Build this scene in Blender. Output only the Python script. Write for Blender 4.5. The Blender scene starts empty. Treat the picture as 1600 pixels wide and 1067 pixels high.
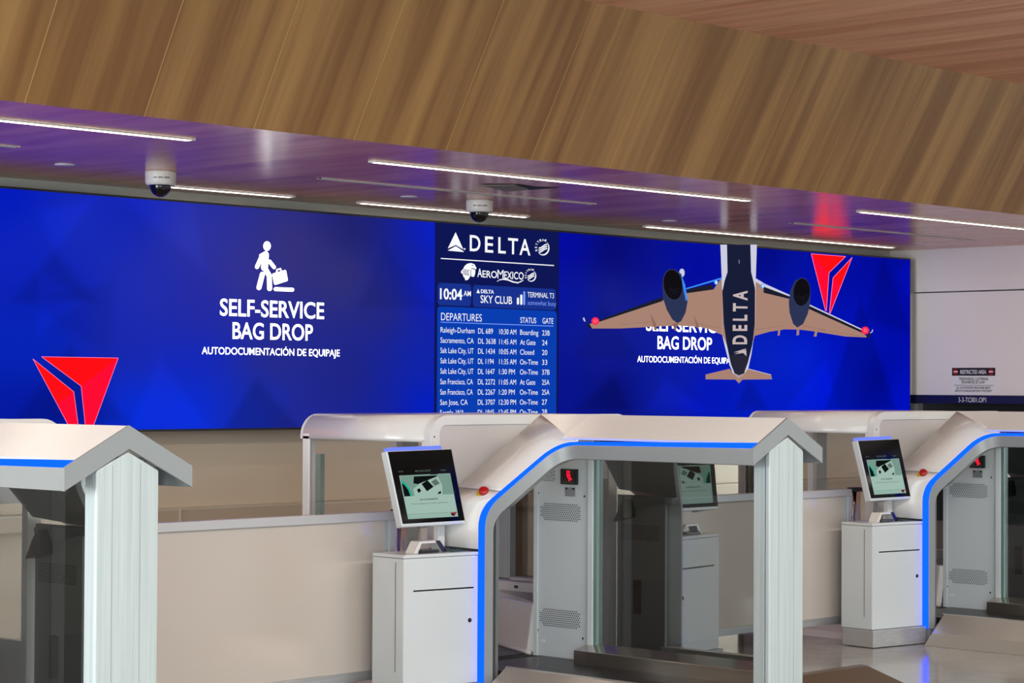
import bpy, bmesh, math, random
from mathutils import Vector, Matrix
random.seed(7)
SC = bpy.context.scene
COL = SC.collection
# ------------------------------------------------------------------ camera
FPX, YAW, PIT, ROL, CAMH = 3464.66, math.radians(43.93831), math.radians(1.1651386), math.radians(.29427), 1.7
CF = Vector((math.cos(YAW)*math.cos(PIT), math.sin(YAW)*math.cos(PIT), math.sin(PIT)))
CR0 = Vector((math.sin(YAW), -math.cos(YAW), 0)); CU0 = CR0.cross(CF)
CR = CR0*math.cos(ROL) + CU0*math.sin(ROL); CU = CU0*math.cos(ROL) - CR0*math.sin(ROL)
cam_d = bpy.data.cameras.new('camera'); cam = bpy.data.objects.new('camera', cam_d); COL.objects.link(cam)
cam_d.sensor_width = 36; cam_d.lens = FPX/1600*36; cam_d.clip_start = .1; cam_d.clip_end = 200
cam.matrix_world = Matrix(((CR.x, CU.x, -CF.x, 0), (CR.y, CU.y, -CF.y, 0), (CR.z, CU.z, -CF.z, CAMH), (0, 0, 0, 1)))
SC.camera = cam
def at(x, y, u=None, v=None, z=None):
    # the point of a known plane of the hall (u, v or height) that a sight line meets
    d = CF + CR*((x-800)/FPX) + CU*((533.5-y)/FPX)
    t = u/d.x if u is not None else v/d.y if v is not None else (z-CAMH)/d.z
    return Vector((d.x*t, d.y*t, CAMH+d.z*t))
# ------------------------------------------------------------------ world, exposure, big lights
SC.view_settings.view_transform = 'Standard'; SC.view_settings.look = 'None'
SC.view_settings.exposure = 0; SC.view_settings.gamma = 1; SC.view_settings.use_curve_mapping = False
w = bpy.data.worlds.new('world'); SC.world = w; w.use_nodes = True
w.node_tree.nodes['Background'].inputs[0].default_value = (.80, .93, 1.0, 1); w.node_tree.nodes['Background'].inputs[1].default_value = 1.05
def area(name, loc, size, power, col=(1, 1, 1), rot=(0, 0, 0)):
    l = bpy.data.lights.new(name, 'AREA'); l.shape = 'RECTANGLE'; l.size, l.size_y = size; l.energy = power; l.color = col
    o = bpy.data.objects.new(name, l); COL.objects.link(o); o.location = loc; o.rotation_euler = rot; return o
area('hall_fill', (7, 3.2, 3.9), (9, .5), 340, (1, .96, .9))  # area lamps added out of view under the upper ceiling, which blocks world light
area('hall_fill', (16, 3.2, 3.9), (9, .5), 240, (1, .96, .9))
area('hall_fill', (3, 0, 3.9), (5, .5), 160, (1, .96, .9))
area('front_fill', (-5, -4, 2.0), (9, 3.6), 640, (.86, .95, 1), (math.radians(90), 0, math.radians(-44)))  # unseen area light added behind the camera as fill, tinted like daylight
area('side_fill', (-6, 8, 1.9), (6, 3.2), 1150, (.9, .96, 1), (math.radians(90), 0, math.radians(-90)))  # unseen area light added at the left to brighten faces turned that way
# ------------------------------------------------------------------ helpers
def lin(c):
    f = lambda x: x/12.92 if x <= .04045 else ((x+.055)/1.055)**2.4
    return tuple(f(x/255) for x in c)
def mat(name, rgb=(200, 200, 200), rough=.5, metal=0, emit=0, spec=.5, coat=0, aniso=0):
    m = bpy.data.materials.new(name); m.use_nodes = True
    b = m.node_tree.nodes['Principled BSDF']; c = (*lin(rgb), 1)
    b.inputs['Base Color'].default_value = c; b.inputs['Roughness'].default_value = rough; b.inputs['Metallic'].default_value = metal
    b.inputs['Specular IOR Level'].default_value = spec; b.inputs['Coat Weight'].default_value = coat; b.inputs['Coat Roughness'].default_value = .05
    b.inputs['Anisotropic'].default_value = aniso
    if emit:
        b.inputs['Emission Color'].default_value = c; b.inputs['Emission Strength'].default_value = emit
    return m
def glow(name, rgb, s=1.0):
    m = bpy.data.materials.new(name); m.use_nodes = True; nt = m.node_tree; nt.nodes.clear()
    e = nt.nodes.new('ShaderNodeEmission'); o = nt.nodes.new('ShaderNodeOutputMaterial')
    e.inputs[0].default_value = (*lin(rgb), 1); e.inputs[1].default_value = s
    nt.links.new(e.outputs[0], o.inputs[0]); return m
def glow_attr(name, s=1.0):
    m = glow(name, (255, 255, 255), s); nt = m.node_tree
    a = nt.nodes.new('ShaderNodeAttribute'); a.attribute_name = 'col'
    nt.links.new(a.outputs['Color'], nt.nodes['Emission'].inputs[0]); return m
def tinted(name, tint, fac, rough=0.0, gcol=(1, 1, 1)):
    m = bpy.data.materials.new(name); m.use_nodes = True; nt = m.node_tree; nt.nodes.clear()
    t = nt.nodes.new('ShaderNodeBsdfTransparent'); t.inputs[0].default_value = (*tint, 1)
    g = nt.nodes.new('ShaderNodeBsdfGlossy'); g.inputs['Roughness'].default_value = rough; g.inputs[0].default_value = (*gcol, 1)
    x = nt.nodes.new('ShaderNodeMixShader'); x.inputs[0].default_value = fac; o = nt.nodes.new('ShaderNodeOutputMaterial')
    nt.links.new(t.outputs[0], x.inputs[1]); nt.links.new(g.outputs[0], x.inputs[2]); nt.links.new(x.outputs[0], o.inputs[0]); return m
def noise_mat(name, c1, c2, scale=(1, 1, 1), nscale=5, detail=4, rough=.5, metal=0, spec=.5, ramp=(.35, .65), bump=0, extra=None, rvar=0):
    m = mat(name, c1, rough, metal, 0, spec); nt = m.node_tree; N = nt.nodes; L = nt.links
    tc = N.new('ShaderNodeTexCoord'); mp = N.new('ShaderNodeMapping'); mp.inputs['Scale'].default_value = scale
    L.new(tc.outputs['Object'], mp.inputs[0])
    n = N.new('ShaderNodeTexNoise'); n.inputs['Scale'].default_value = nscale; n.inputs['Detail'].default_value = detail; n.inputs['Roughness'].default_value = .6
    L.new(mp.outputs[0], n.inputs['Vector'])
    r = N.new('ShaderNodeValToRGB'); r.color_ramp.elements[0].position = ramp[0]; r.color_ramp.elements[1].position = ramp[1]
    r.color_ramp.elements[0].color = (*lin(c1), 1); r.color_ramp.elements[1].color = (*lin(c2), 1)
    L.new(n.outputs['Fac'], r.inputs[0]); out = r.outputs[0]
    b = N['Principled BSDF']
    if extra:      # a second, finer noise darkening the first
        mp2 = N.new('ShaderNodeMapping'); mp2.inputs['Scale'].default_value = extra[0]; L.new(tc.outputs['Object'], mp2.inputs[0])
        n2 = N.new('ShaderNodeTexNoise'); n2.inputs['Scale'].default_value = extra[1]; n2.inputs['Detail'].default_value = 5; L.new(mp2.outputs[0], n2.inputs['Vector'])
        r2 = N.new('ShaderNodeValToRGB'); r2.color_ramp.elements[0].position = .3; r2.color_ramp.elements[1].position = .7
        r2.color_ramp.elements[0].color = (*[extra[2]]*3, 1); r2.color_ramp.elements[1].color = (1, 1, 1, 1); L.new(n2.outputs['Fac'], r2.inputs[0])
        mx = N.new('ShaderNodeMix'); mx.data_type = 'RGBA'; mx.blend_type = 'MULTIPLY'; mx.inputs[0].default_value = 1
        L.new(out, mx.inputs[6]); L.new(r2.outputs[0], mx.inputs[7]); out = mx.outputs[2]
    L.new(out, b.inputs['Base Color'])
    if rvar:
        mr = N.new('ShaderNodeMapRange'); mr.inputs[3].default_value = rough-rvar; mr.inputs[4].default_value = rough+rvar
        L.new(n.outputs['Fac'], mr.inputs[0]); L.new(mr.outputs[0], b.inputs['Roughness'])
    if bump:
        bp = N.new('ShaderNodeBump'); bp.inputs['Strength'].default_value = bump; bp.inputs['Distance'].default_value = .004
        L.new(n.outputs['Fac'], bp.inputs['Height']); L.new(bp.outputs[0], b.inputs['Normal'])
    return m
class MB:
    """collects shapes into one mesh"""
    def __init__(s): s.v = []; s.f = []; s.mi = []; s.sm = []
    def add(s, vs, fs, mi=0, sm=False):
        o = len(s.v); s.v += [Vector(p) for p in vs]
        for f in fs: s.f.append([i+o for i in f]); s.mi.append(mi); s.sm.append(sm)
        return s
    def box(s, x0, x1, y0, y1, z0, z1, mi=0):
        vs = [(x, y, z) for z in (z0, z1) for y in (y0, y1) for x in (x0, x1)]
        return s.add(vs, [(0, 2, 3, 1), (4, 5, 7, 6), (0, 1, 5, 4), (2, 6, 7, 3), (0, 4, 6, 2), (1, 3, 7, 5)], mi)
    def hexa(s, b, t, mi=0):      # two quads, bottom and top rings
        n = len(b); vs = list(b)+list(t)
        fs = [tuple(range(n))[::-1], tuple(range(n, 2*n))] + [(i, (i+1) % n, n+(i+1) % n, n+i) for i in range(n)]
        return s.add(vs, fs, mi)
    def prism(s, poly, axis, a, b, mi=0):
        def P(p, t): return {'x': (t, p[0], p[1]), 'y': (p[0], t, p[1]), 'z': (p[0], p[1], t)}[axis]
        return s.hexa([P(p, a) for p in poly], [P(p, b) for p in poly], mi)
    def quad(s, *p, mi=0): return s.add(p, [tuple(range(len(p)))], mi)
    def ruled(s, A, B, mi=0, sm=True):
        n = len(A); return s.add(list(A)+list(B), [(i, i+1, n+i+1, n+i) for i in range(n-1)], mi, sm)
    def lathe(s, prof, c, n=32, mi=0, axis=Vector((0, 0, 1))):
        q = Vector((0, 0, 1)).rotation_difference(Vector(axis).normalized()); vs = []; fs = []
        for r, h in prof:
            for k in range(n):
                a = 2*math.pi*k/n; vs.append(Vector(c)+q @ Vector((r*math.cos(a), r*math.sin(a), h)))
        for j in range(len(prof)-1):
            for k in range(n): fs.append((j*n+k, j*n+(k+1) % n, (j+1)*n+(k+1) % n, (j+1)*n+k))
        return s.add(vs, fs, mi, True)
    def tube(s, path, r, n=12, mi=0):
        path = [Vector(p) for p in path]; vs = []; fs = []
        for i, p in enumerate(path):
            d = (path[min(i+1, len(path)-1)]-path[max(i-1, 0)]).normalized()
            a = d.orthogonal().normalized(); b = d.cross(a)
            for k in range(n):
                t = 2*math.pi*k/n; vs.append(p+(a*math.cos(t)+b*math.sin(t))*r)
        m = len(path)
        for j in range(m-1):
            for k in range(n): fs.append((j*n+k, j*n+(k+1) % n, (j+1)*n+(k+1) % n, (j+1)*n+k))
        fs += [tuple(range(n))[::-1], tuple(range((m-1)*n, m*n))]
        return s.add(vs, fs, mi, True)
    def build(s, name, mats, parent=None, bevel=0, solid=0, seg=2):
        me = bpy.data.meshes.new(name); off = Vector(parent['org']) if parent is not None and 'org' in parent else Vector((0, 0, 0))
        me.from_pydata([p-off for p in s.v], [], s.f); mats = mats if isinstance(mats, (list, tuple)) else [mats]
        for m in mats: me.materials.append(m)
        for p, i, sm in zip(me.polygons, s.mi, s.sm): p.material_index = i; p.use_smooth = sm
        o = bpy.data.objects.new(name, me); COL.objects.link(o)
        if parent is not None: o.parent = parent; 
        if parent is not None and 'org' in parent: ORG[o.name] = off
        if parent is not None: o['org_keep'] = 1
        if solid: md = o.modifiers.new('solid', 'SOLIDIFY'); md.thickness = solid; md.offset = -1
        if bevel:
            md = o.modifiers.new('bevel', 'BEVEL'); md.width = bevel; md.segments = seg; md.limit_method = 'ANGLE'; md.angle_limit = math.radians(35)
        del_keep(o)
        if parent is not None and 'org' in parent: o['org'] = parent['org']
        return o
ORG = {}
def del_keep(o):
    if 'org_keep' in o: del o['org_keep']
def clean():
    for o in bpy.data.objects:
        if 'org' in o: del o['org']
def thing(name, label, cat, org, group=None):
    o = bpy.data.objects.new(name, None); COL.objects.link(o); o.location = org; o['org'] = tuple(org); o.empty_display_size = .1
    return tag(o, label, cat, group)
def tag(o, label=None, cat=None, group=None, kind=None):
    if label: o['label'] = label
    if cat: o['category'] = cat
    if group: o['group'] = group
    if kind: o['kind'] = kind
    return o
def struct(name, b, mats, bevel=0):
    o = b.build(name, mats, None, bevel); o['kind'] = 'structure'; return o
def dup(o, shift, label=None, parent=None):
    c = o.copy(); COL.objects.link(c)
    if parent is None: c.location = o.location+Vector(shift)
    else: c.parent = parent
    if label: c['label'] = label
    for ch in list(o.children): dup(ch, shift, None, c)
    return c
def fillet(P0, P1, P2, d0, d1, n=8):
    P0, P1, P2 = map(Vector, (P0, P1, P2)); a = P1+(P0-P1).normalized()*d0; b = P1+(P2-P1).normalized()*d1
    return [a*(1-t)**2+P1*2*t*(1-t)+b*t*t for t in [i/n for i in range(n+1)]]
def rrect(x0, x1, y0, y1, r, n=5):
    out = []
    for cx, cy, a0 in ((x1-r, y1-r, 0), (x0+r, y1-r, 90), (x0+r, y0+r, 180), (x1-r, y0+r, 270)):
        out += [(cx+r*math.cos(math.radians(a0+90*i/n)), cy+r*math.sin(math.radians(a0+90*i/n))) for i in range(n+1)]
    return out
# lettering: outline of a font turned into mesh points
FONT = None
_tc = {}
def glyphs(s, bold=0.0):
    k = (s, bold)
    if k in _tc: return _tc[k]
    c = bpy.data.curves.new('lettering', 'FONT'); c.body = s; c.size = 1; c.offset = bold; c.resolution_u = 4
    if FONT: c.font = FONT
    o = bpy.data.objects.new('lettering', c); COL.objects.link(o)
    dg = bpy.context.evaluated_depsgraph_get(); me = o.evaluated_get(dg).to_mesh()
    vs = [(p.co.x, p.co.y) for p in me.vertices]; fs = [tuple(p.vertices) for p in me.polygons]
    o.evaluated_get(dg).to_mesh_clear(); bpy.data.objects.remove(o); bpy.data.curves.remove(c)
    x0 = min(p[0] for p in vs); x1 = max(p[0] for p in vs)
    _tc[k] = (vs, fs, x0, x1); return _tc[k]
CAP = max(p[1] for p in glyphs('H')[0])
def letters(b, s, P0, P1, P2, bold=.0, mi=0):
    """string with its ink from P0 to P1 along the baseline and the top of its capitals at P2"""
    vs, fs, x0, x1 = glyphs(s, bold); P0, P1, P2 = map(Vector, (P0, P1, P2))
    b.add([P0+(P1-P0)*((x-x0)/(x1-x0))+(P2-P0)*(y/CAP) for x, y in vs], fs, mi)
# ------------------------------------------------------------------ materials
def wood(name, c1, c2, stretch, rough, dark=.8, spec=.5, rvar=0):
    return noise_mat(name, c1, c2, stretch[0], stretch[1], 3, rough, 0, spec, (.38, .64), 0, (stretch[2], stretch[3], dark), rvar)
M = {}
M['fascia'] = wood('golden_wood_panel', (130, 90, 47), (168, 128, 74), ((1, .06, .06), 5.0, (1, .03, .03), 34), .4, .88)
M['joint'] = mat('pale_wood_joint', (206, 170, 112), .5)
M['ceil2'] = wood('reddish_wood_panel', (200, 140, 108), (228, 174, 140), ((1, .05, 1), 6.0, (1, .03, 1), 40), .45)
M['soffit'] = wood('lacquered_wood_ceiling', (206, 130, 104), (230, 160, 130), ((1, .12, 1), 5.0, (1, .05, 1), 30), .215, .9, .4, .045)
M['grey_trim'] = mat('grey_painted_header', (196, 196, 184), .6)
M['wall'] = noise_mat('satin_beige_wall_panel', (204, 186, 160), (212, 196, 172), (.3, .3, 1), 2, 2, .36, .25)
M['ledge'] = mat('satin_bronze_ledge', (190, 172, 148), .3, .3)
M['ledgetop'] = mat('pale_ledge_edge', (205, 195, 175), .3, .3)
M['rwall'] = mat('white_wall_paint', (234, 229, 225), .6)
M['dark'] = mat('black_opening', (10, 10, 12), .7)
M['navy'] = mat('navy_bar_paint', (22, 24, 66), .35)
M['white'] = mat('white_powder_coat', (231, 232, 228), .2)
M['whitecool'] = mat('white_gloss_cabinet', (216, 225, 228), .2)
M['alu'] = noise_mat('anodised_aluminium', (178, 192, 193), (190, 202, 203), (1, 1, .02), 60, 2, .35, .1)
M['grey'] = mat('grey_metallic_paint', (146, 152, 154), .38, .25)
M['greydark'] = mat('grey_inner_panel', (116, 122, 122), .45)
M['panel'] = mat('pale_grey_panel', (210, 205, 202), .25)
M['vent'] = mat('pale_grey_vent_panel', (214, 224, 226), .4)
M['steel'] = mat('satin_steel', (204, 198, 188), .3, .6)
M['mirrorsteel'] = mat('polished_steel', (196, 188, 176), .16, .92)
M['steel2'] = noise_mat('brushed_steel_plinth', (186, 188, 190), (198, 200, 202), (.04, 1, 1), 80, 2, .33, .55)
M['brown'] = mat('steel_ramp_dark_reflection', (92, 80, 66), .35, .4)  # steel ramp; the dark it mirrors is put into the base colour
M['belt'] = noise_mat('black_rubber_belt', (26, 24, 23), (42, 39, 37), (1, 1, 1), 40, 3, .35)
M['black'] = mat('black_plastic', (8, 8, 9), .25)
M['blackgloss'] = mat('black_screen_glass', (4, 4, 5), .14, 0, 0, .08)
M['hole'] = mat('dark_perforation', (28, 32, 34), .8)
M['chrome'] = mat('polished_metal_tube', (215, 218, 220), .12, 1)
M['red'] = mat('red_button_plastic', (178, 16, 22), .3)
M['yellow'] = mat('yellow_button_collar', (226, 180, 20), .4)
M['silver'] = mat('silver_label', (140, 146, 152), .4, .3)
M['labelwhite'] = mat('white_label', (238, 242, 242), .5)
M['glass'] = tinted('tinted_reflective_glass', (.34, .35, .35), .30, 0, (.95, 1, 1))
M['clear'] = tinted('clear_glass', (.95, .94, .95), .04)
M['smoked'] = tinted('smoked_glass', (.40, .37, .35), .10)
M['edgeglass'] = mat('green_glass_edge', (110, 140, 132), .15)
M['rail'] = mat('satin_white_rail', (206, 208, 212), .3, .2)
M['barrier'] = noise_mat('glossy_taupe_glass_panel', (204, 196, 187), (212, 204, 195), (.4, .4, .4), 1.5, 2, .12, 0, .5)
M['blue'] = glow('blue_light_strip', (6, 62, 255), 3.4)
M['bluepale'] = glow('pale_blue_light_bar', (112, 132, 250), 1.15)
M['lamp'] = glow('ceiling_light_diffuser', (255, 236, 214), 18)
M['underlamp'] = glow('hood_lamp', (255, 250, 244), 9)
M['ivory'] = mat('ivory_plastic', (214, 212, 206), .4)
M['smoke'] = mat('smoked_dome', (14, 12, 14), .08)
M['ink'] = mat('black_print', (20, 20, 22), .6)
M['signred'] = mat('red_print', (176, 24, 34), .6)
M['signwhite'] = mat('white_print', (232, 232, 232), .6)
M['ledwhite'] = glow('screen_white', (255, 255, 255), 2.8)
M['ledtext'] = glow('screen_text', (250, 252, 255), 1.0)
M['led_attr'] = glow_attr('screen_picture', 1.0)
M['digit'] = glow('red_digit_light', (255, 20, 50), 1.6)
# floor: speckled polished terrazzo
fm = noise_mat('polished_terrazzo', (176, 176, 170), (194, 193, 187), (1, 1, 1), 3, 3, .13, 0, .5, (.3, .7), 0, ((1, 1, 1), 170, .5))
M['floor'] = fm
# ------------------------------------------------------------------ setting
ZC = 3.07
struct('floor', MB().box(-8, 24, -9, 13.2, -.1, 0), M['floor'])
struct('wall_back', MB().box(-2, 18.62, 12.68, 12.9, 0, 3.4), [M['wall']])
# pale header of the back wall above the video wall
struct('trim_1', MB().box(-2, 18.52, 12.62, 12.68, 2.72, ZC), M['grey_trim'])
b = MB()
b.box(-2, 18.53, 12.50, 12.68, .72, .82)
b.box(-2, 18.53, 12.495, 12.68, .82, .83, 1)
for u in (9.62, 11.667, 13.7): b.box(u-.006, u+.006, 12.492, 12.50, .6, .832, 1)
struct('trim_2', b, [M['ledge'], M['ledgetop']])
b = MB().box(18.53, 18.75, 3.0, 12.9, 2.653, 3.4).box(18.53, 18.75, 3.0, 12.9, 0, .4).box(18.53, 18.75, 12.38, 12.9, .4, 2.653).box(18.53, 18.75, 3.0, 9.2, .4, 2.653)
struct('wall_right', b, M['rwall'])
struct('wall_right.001', MB().box(18.9, 18.95, 9.1, 12.5, 0, 2.7), M['dark'])
struct('ceiling', MB().box(-2, 18.75, 9.2, 12.9, ZC, ZC+.12), M['soffit'])
# slanted fascia of wood panels, one module every 0.7185 m, and the upper ceiling
FB, FT = Vector((0, 9.2, ZC)), Vector((0, 8.694, 3.967))
b = MB(); j = 6.116-.7185*12; n = Vector((0, -(FT.z-FB.z), (FT.y-FB.y))).normalized()
for k in range(32):
    a0, a1 = j+k*.7185+.003, j+(k+1)*.7185-.005
    p = [Vector((a0, 0, 0))+FB, Vector((a1, 0, 0))+FB, Vector((a1, 0, 0))+FT, Vector((a0, 0, 0))+FT]
    b.hexa(p, [q-n*.02 for q in p])
    p = [Vector((a1-.001, 0, 0))+FB-n*.003, Vector((a1+.008, 0, 0))+FB-n*.003, Vector((a1+.008, 0, 0))+FT-n*.003, Vector((a1-.001, 0, 0))+FT-n*.003]
    b.hexa(p, [q-n*.02 for q in p], 1)
struct('trim_3', b, [M['fascia'], M['joint']])
b = MB()
for k in range(32):
    a0, a1 = j+k*.7185+.003, j+(k+1)*.7185-.005
    b.box(a0, a1, -3, FT.y, FT.z, FT.z+.02); b.box(a1-.001, a1+.008, -3, FT.y, FT.z+.004, FT.z+.022, 1)
struct('ceiling.001', b, [M['ceil2'], M['joint']])
# ------------------------------------------------------------------ video wall
VL = 12.3
LU0, LU1, LZ0, LZ1 = 3.2, 18.40, 1.395, 2.965
org = (10.8, 12.4, LZ0)
led = thing('video_wall', 'long bright blue video wall with departure board and airplane above the stainless ledge', 'screen', org)
b = MB().box(LU0-.02, LU1+.015, VL+.006, 12.6, LZ0-.015, LZ1+.015)
b.build('frame', M['black'], led)
CTRL = [(0, 300, 0, 24, 190), (30, 400, 14, 36, 190), (60, 460, 10, 30, 175), (130, 360, 24, 44, 185), (200, 330, 16, 34, 180), (230, 450, 34, 46, 175), (300, 370, 46, 52, 160), (300, 480, 38, 42, 160),
        (380, 430, 56, 52, 140), (460, 400, 58, 52, 118), (540, 430, 56, 52, 112), (600, 480, 38, 40, 118), (560, 360, 30, 30, 100), (640, 400, 20, 32, 140), (672, 370, 8, 30, 215), (672, 450, 10, 30, 205), (660, 550, 16, 36, 170),
        (430, 560, 42, 44, 130), (540, 590, 30, 36, 125), (300, 570, 18, 38, 190), (200, 560, 30, 40, 165), (40, 540, 4, 38, 190), (20, 640, 4, 24, 160), (100, 640, 4, 20, 140), (210, 630, 4, 48, 228), (300, 640, 6, 46, 222), (400, 640, 20, 42, 175), (480, 655, 34, 40, 140), (600, 640, 22, 34, 150), (660, 640, 0, 30, 205),
        (890, 380, 2, 8, 165), (890, 470, 8, 22, 160), (890, 600, 8, 18, 140), (960, 400, 4, 6, 100), (960, 460, 28, 36, 130), (1000, 420, 6, 14, 140), (1090, 420, 2, 10, 160), (1020, 490, 22, 32, 150), (940, 540, 18, 28, 140), (960, 620, 6, 14, 112), (1040, 600, 12, 28, 160), (1110, 620, 2, 22, 190), (1080, 540, 16, 32, 168), (1200, 560, 8, 36, 190),
        (1230, 410, 6, 22, 165), (1210, 400, 2, 6, 115), (1260, 480, 2, 16, 185), (1300, 430, 2, 12, 160), (1380, 420, 2, 10, 150), (1400, 480, 2, 10, 165), (1400, 620, 0, 16, 196), (1300, 600, 0, 22, 202), (1250, 560, 4, 36, 210), (1200, 620, 2, 26, 196), (1340, 540, 2, 18, 185), (1375, 590, 0, 10, 150)]
CT = [(at(x, y, v=VL), (r, g, bl)) for x, y, r, g, bl in CTRL]
CT += [(Vector((5.5, VL, 2.6)), (8, 28, 185)), (Vector((5.5, VL, 1.6)), (6, 32, 190))]
TRI = [((85, 392), (20, 470), (150, 470), .86), ((60, 330), (150, 310), (85, 392), 1.10), ((110, 545), (20, 660), (200, 660), .86), ((40, 470), (170, 560), (180, 440), .93), ((400, 592), (350, 672), (470, 672), .82), ((130, 470), (60, 520), (60, 420), 1.1),
       ((250, 560), (200, 672), (330, 672), 1.08), ((180, 300), (320, 420), (300, 300), 1.08), ((600, 380), (560, 480), (680, 480), .92), ((1345, 470), (1290, 640), (1400, 640), .82), ((1380, 400), (1350, 500), (1423, 520), .88), ((1170, 590), (1150, 640), (1200, 640), .84),
       ((1040, 590), (1010, 640), (1100, 640), 1.12), ((940, 470), (900, 560), (1000, 560), .92), ((1290, 560), (1230, 640), (1310, 640), 1.1), ((1400, 430), (1423, 400), (1423, 470), 1.14), ((960, 585), (900, 640), (985, 640), .85)]
TR3 = [([(p.x, p.z) for p in (at(*a, v=VL), at(*bb, v=VL), at(*c, v=VL))], f) for a, bb, c, f in TRI]
def intri(p, t):
    q = []
    for i in range(3):
        (x0, y0), (x1, y1), (x2, y2) = t[i], t[(i+1) % 3], t[(i+2) % 3]
        L = math.hypot(x1-x0, y1-y0); f = lambda x, y: ((x1-x0)*(y-y0)-(y1-y0)*(x-x0))/L
        q.append(f(*p)*(1 if f(x2, y2) > 0 else -1))
    return max(0, min(1, min(q)/.07+.5))
def ledcol(u, z):
    W = 0; c = [0, 0, 0]
    for p, k in CT:
        d = ((p.x-u)**2+((p.z-z)*1.3)**2+.10)**1.6; q = 1/d; W += q
        for i in range(3): c[i] += q*k[i]
    m = 1
    for t, f in TR3:
        m *= 1+(f-1)*.8*intri((u, z), t)
    return (*lin([max(0, min(255, x/W*m)) for x in c]), 1)
NX, NZ = 560, 84
b = MB(); gv = [(LU0+(LU1-LU0)*i/NX, VL, LZ0+(LZ1-LZ0)*k/NZ) for k in range(NZ+1) for i in range(NX+1)]
b.add(gv, [(k*(NX+1)+i, k*(NX+1)+i+1, (k+1)*(NX+1)+i+1, (k+1)*(NX+1)+i) for k in range(NZ) for i in range(NX)])
disp = b.build('display', M['led_attr'], led)
ca = disp.data.color_attributes.new('col', 'FLOAT_COLOR', 'POINT')
ca.data.foreach_set('color', [x for p in gv for x in ledcol(p[0], p[2])])
def on(x, y, k=1):       # a point of the display, k layers of 1.5 mm proud of it
    p = at(x, y, v=VL); p.y = VL-.0015*k; return p
def led_text(b, s, x0, yb, x1, cap, k=4, bold=.0, mi=0):
    p0 = on(x0, yb, k); p2 = on(x0, yb-cap, k); p1 = on(x1, yb, k); p1.z = p0.z; p2.x = p0.x
    letters(b, s, p0, p1, p2, bold, mi)
def poly(b, pts, k=1, mi=0): b.add([on(x, y, k) for x, y in pts], [tuple(range(len(pts)))], mi)
def T(ox, oy, s): return lambda *pts: [(ox+x/s, oy+y/s) for x, y in pts]
def ell(cx, cy, rx, ry, a=0, n=28):
    ca_, sa = math.cos(math.radians(a)), math.sin(math.radians(a))
    return [(cx+rx*math.cos(t)*ca_-ry*math.sin(t)*sa, cy+rx*math.cos(t)*sa+ry*math.sin(t)*ca_) for t in [2*math.pi*i/n for i in range(n)]]
def stroke(b, pts, w, k=1, mi=0, cap=True):
    for (x0, y0), (x1, y1) in zip(pts, pts[1:]):
        d = math.hypot(x1-x0, y1-y0) or 1e-6; nx, ny = -(y1-y0)/d*w/2, (x1-x0)/d*w/2
        poly(b, [(x0+nx, y0+ny), (x0-nx, y0-ny), (x1-nx, y1-ny), (x1+nx, y1+ny)], k, mi)
    if cap:
        for i, (x, y) in enumerate(pts): poly(b, ell(x, y, w/2, w/2, 0, 12), k, mi)
BOLD = .014
# left sign: walker with suitcase and lettering
b = MB(); t = T(280, 350, 4.267)
poly(b, [*t(*ell(583, 147, 25, 32))], 3)
for pts, wd in (([(548, 215), (516, 286)], 28), ([(572, 205), (566, 290)], 46), ([(545, 212), (575, 196)], 30), ([(563, 285), (598, 345), (600, 430)], 33), ([(552, 335), (529, 424)], 33), ([(600, 250), (630, 288)], 25), ([(640, 434), (751, 438)], 26)):
    stroke(b, t(*pts), wd/4.267, 3)
poly(b, t((617, 335), (622, 330), (703, 306), (710, 310), (722, 372), (718, 380), (638, 406), (630, 402)), 3)
stroke(b, t((645, 325), (650, 305), (672, 298), (678, 315)), 9/4.267, 3)
led_sign = b.build('walker_pictogram', M['ledwhite'], led)
b = MB()
led_text(b, 'SELF-SERVICE', 342.8, 492.5, 505.5, 25.5, 4, BOLD)
led_text(b, 'BAG DROP', 362.5, 528.8, 487.9, 25, 4, BOLD)
led_text(b, 'AUTODOCUMENTACIÓN DE EQUIPAJE', 314.5, 553, 530, 11, 4, .008)
b.build('sign_lettering', M['ledwhite'], led)
# the same sign at the other side, half covered by the airplane
b = MB()
led_text(b, 'SELF-SERVICE', 1009, 516.2, 1129, 19.5, 2, BOLD)
led_text(b, 'BAG DROP', 1027, 544.8, 1112, 19.5, 2, BOLD)
led_text(b, 'AUTODOCUMENTACIÓN DE EQUIPAJE', 995.4, 565.6, 1146, 9.6, 2, .004)
b.build('sign_lettering', M['ledwhite'], led)
# red wedge emblems
RED = glow('screen_red', (255, 8, 12), 2); RED2 = glow('screen_crimson', (255, 6, 36), 2); PINK = glow('screen_pink_edge', (255, 130, 190), 1)
def wedge(t, polys, edges):
    b = MB()
    for pts, mi in polys: poly(b, t(*pts), 2, mi)
    for e in edges: stroke(b, t(*e), .8, 3, 2, False)
    return b.build('red_emblem', [RED, RED2, PINK], led)
t = T(0, 530, 6.154)
wedge(t, [([(395, 168), (1133, 180), (780, 450)], 0), ([(1133, 180), (900, 815), (830, 1000), (780, 450)], 1), ([(312, 188), (706, 505), (552, 620)], 0), ([(706, 505), (760, 880), (760, 1000), (700, 930), (552, 620)], 1)],
      [[(395, 168), (1133, 180), (870, 900)], [(395, 168), (776, 450), (815, 810)], [(312, 188), (706, 505), (752, 850)], [(312, 188), (650, 820)]])
t = T(1100, 380, 4.4467)
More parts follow.
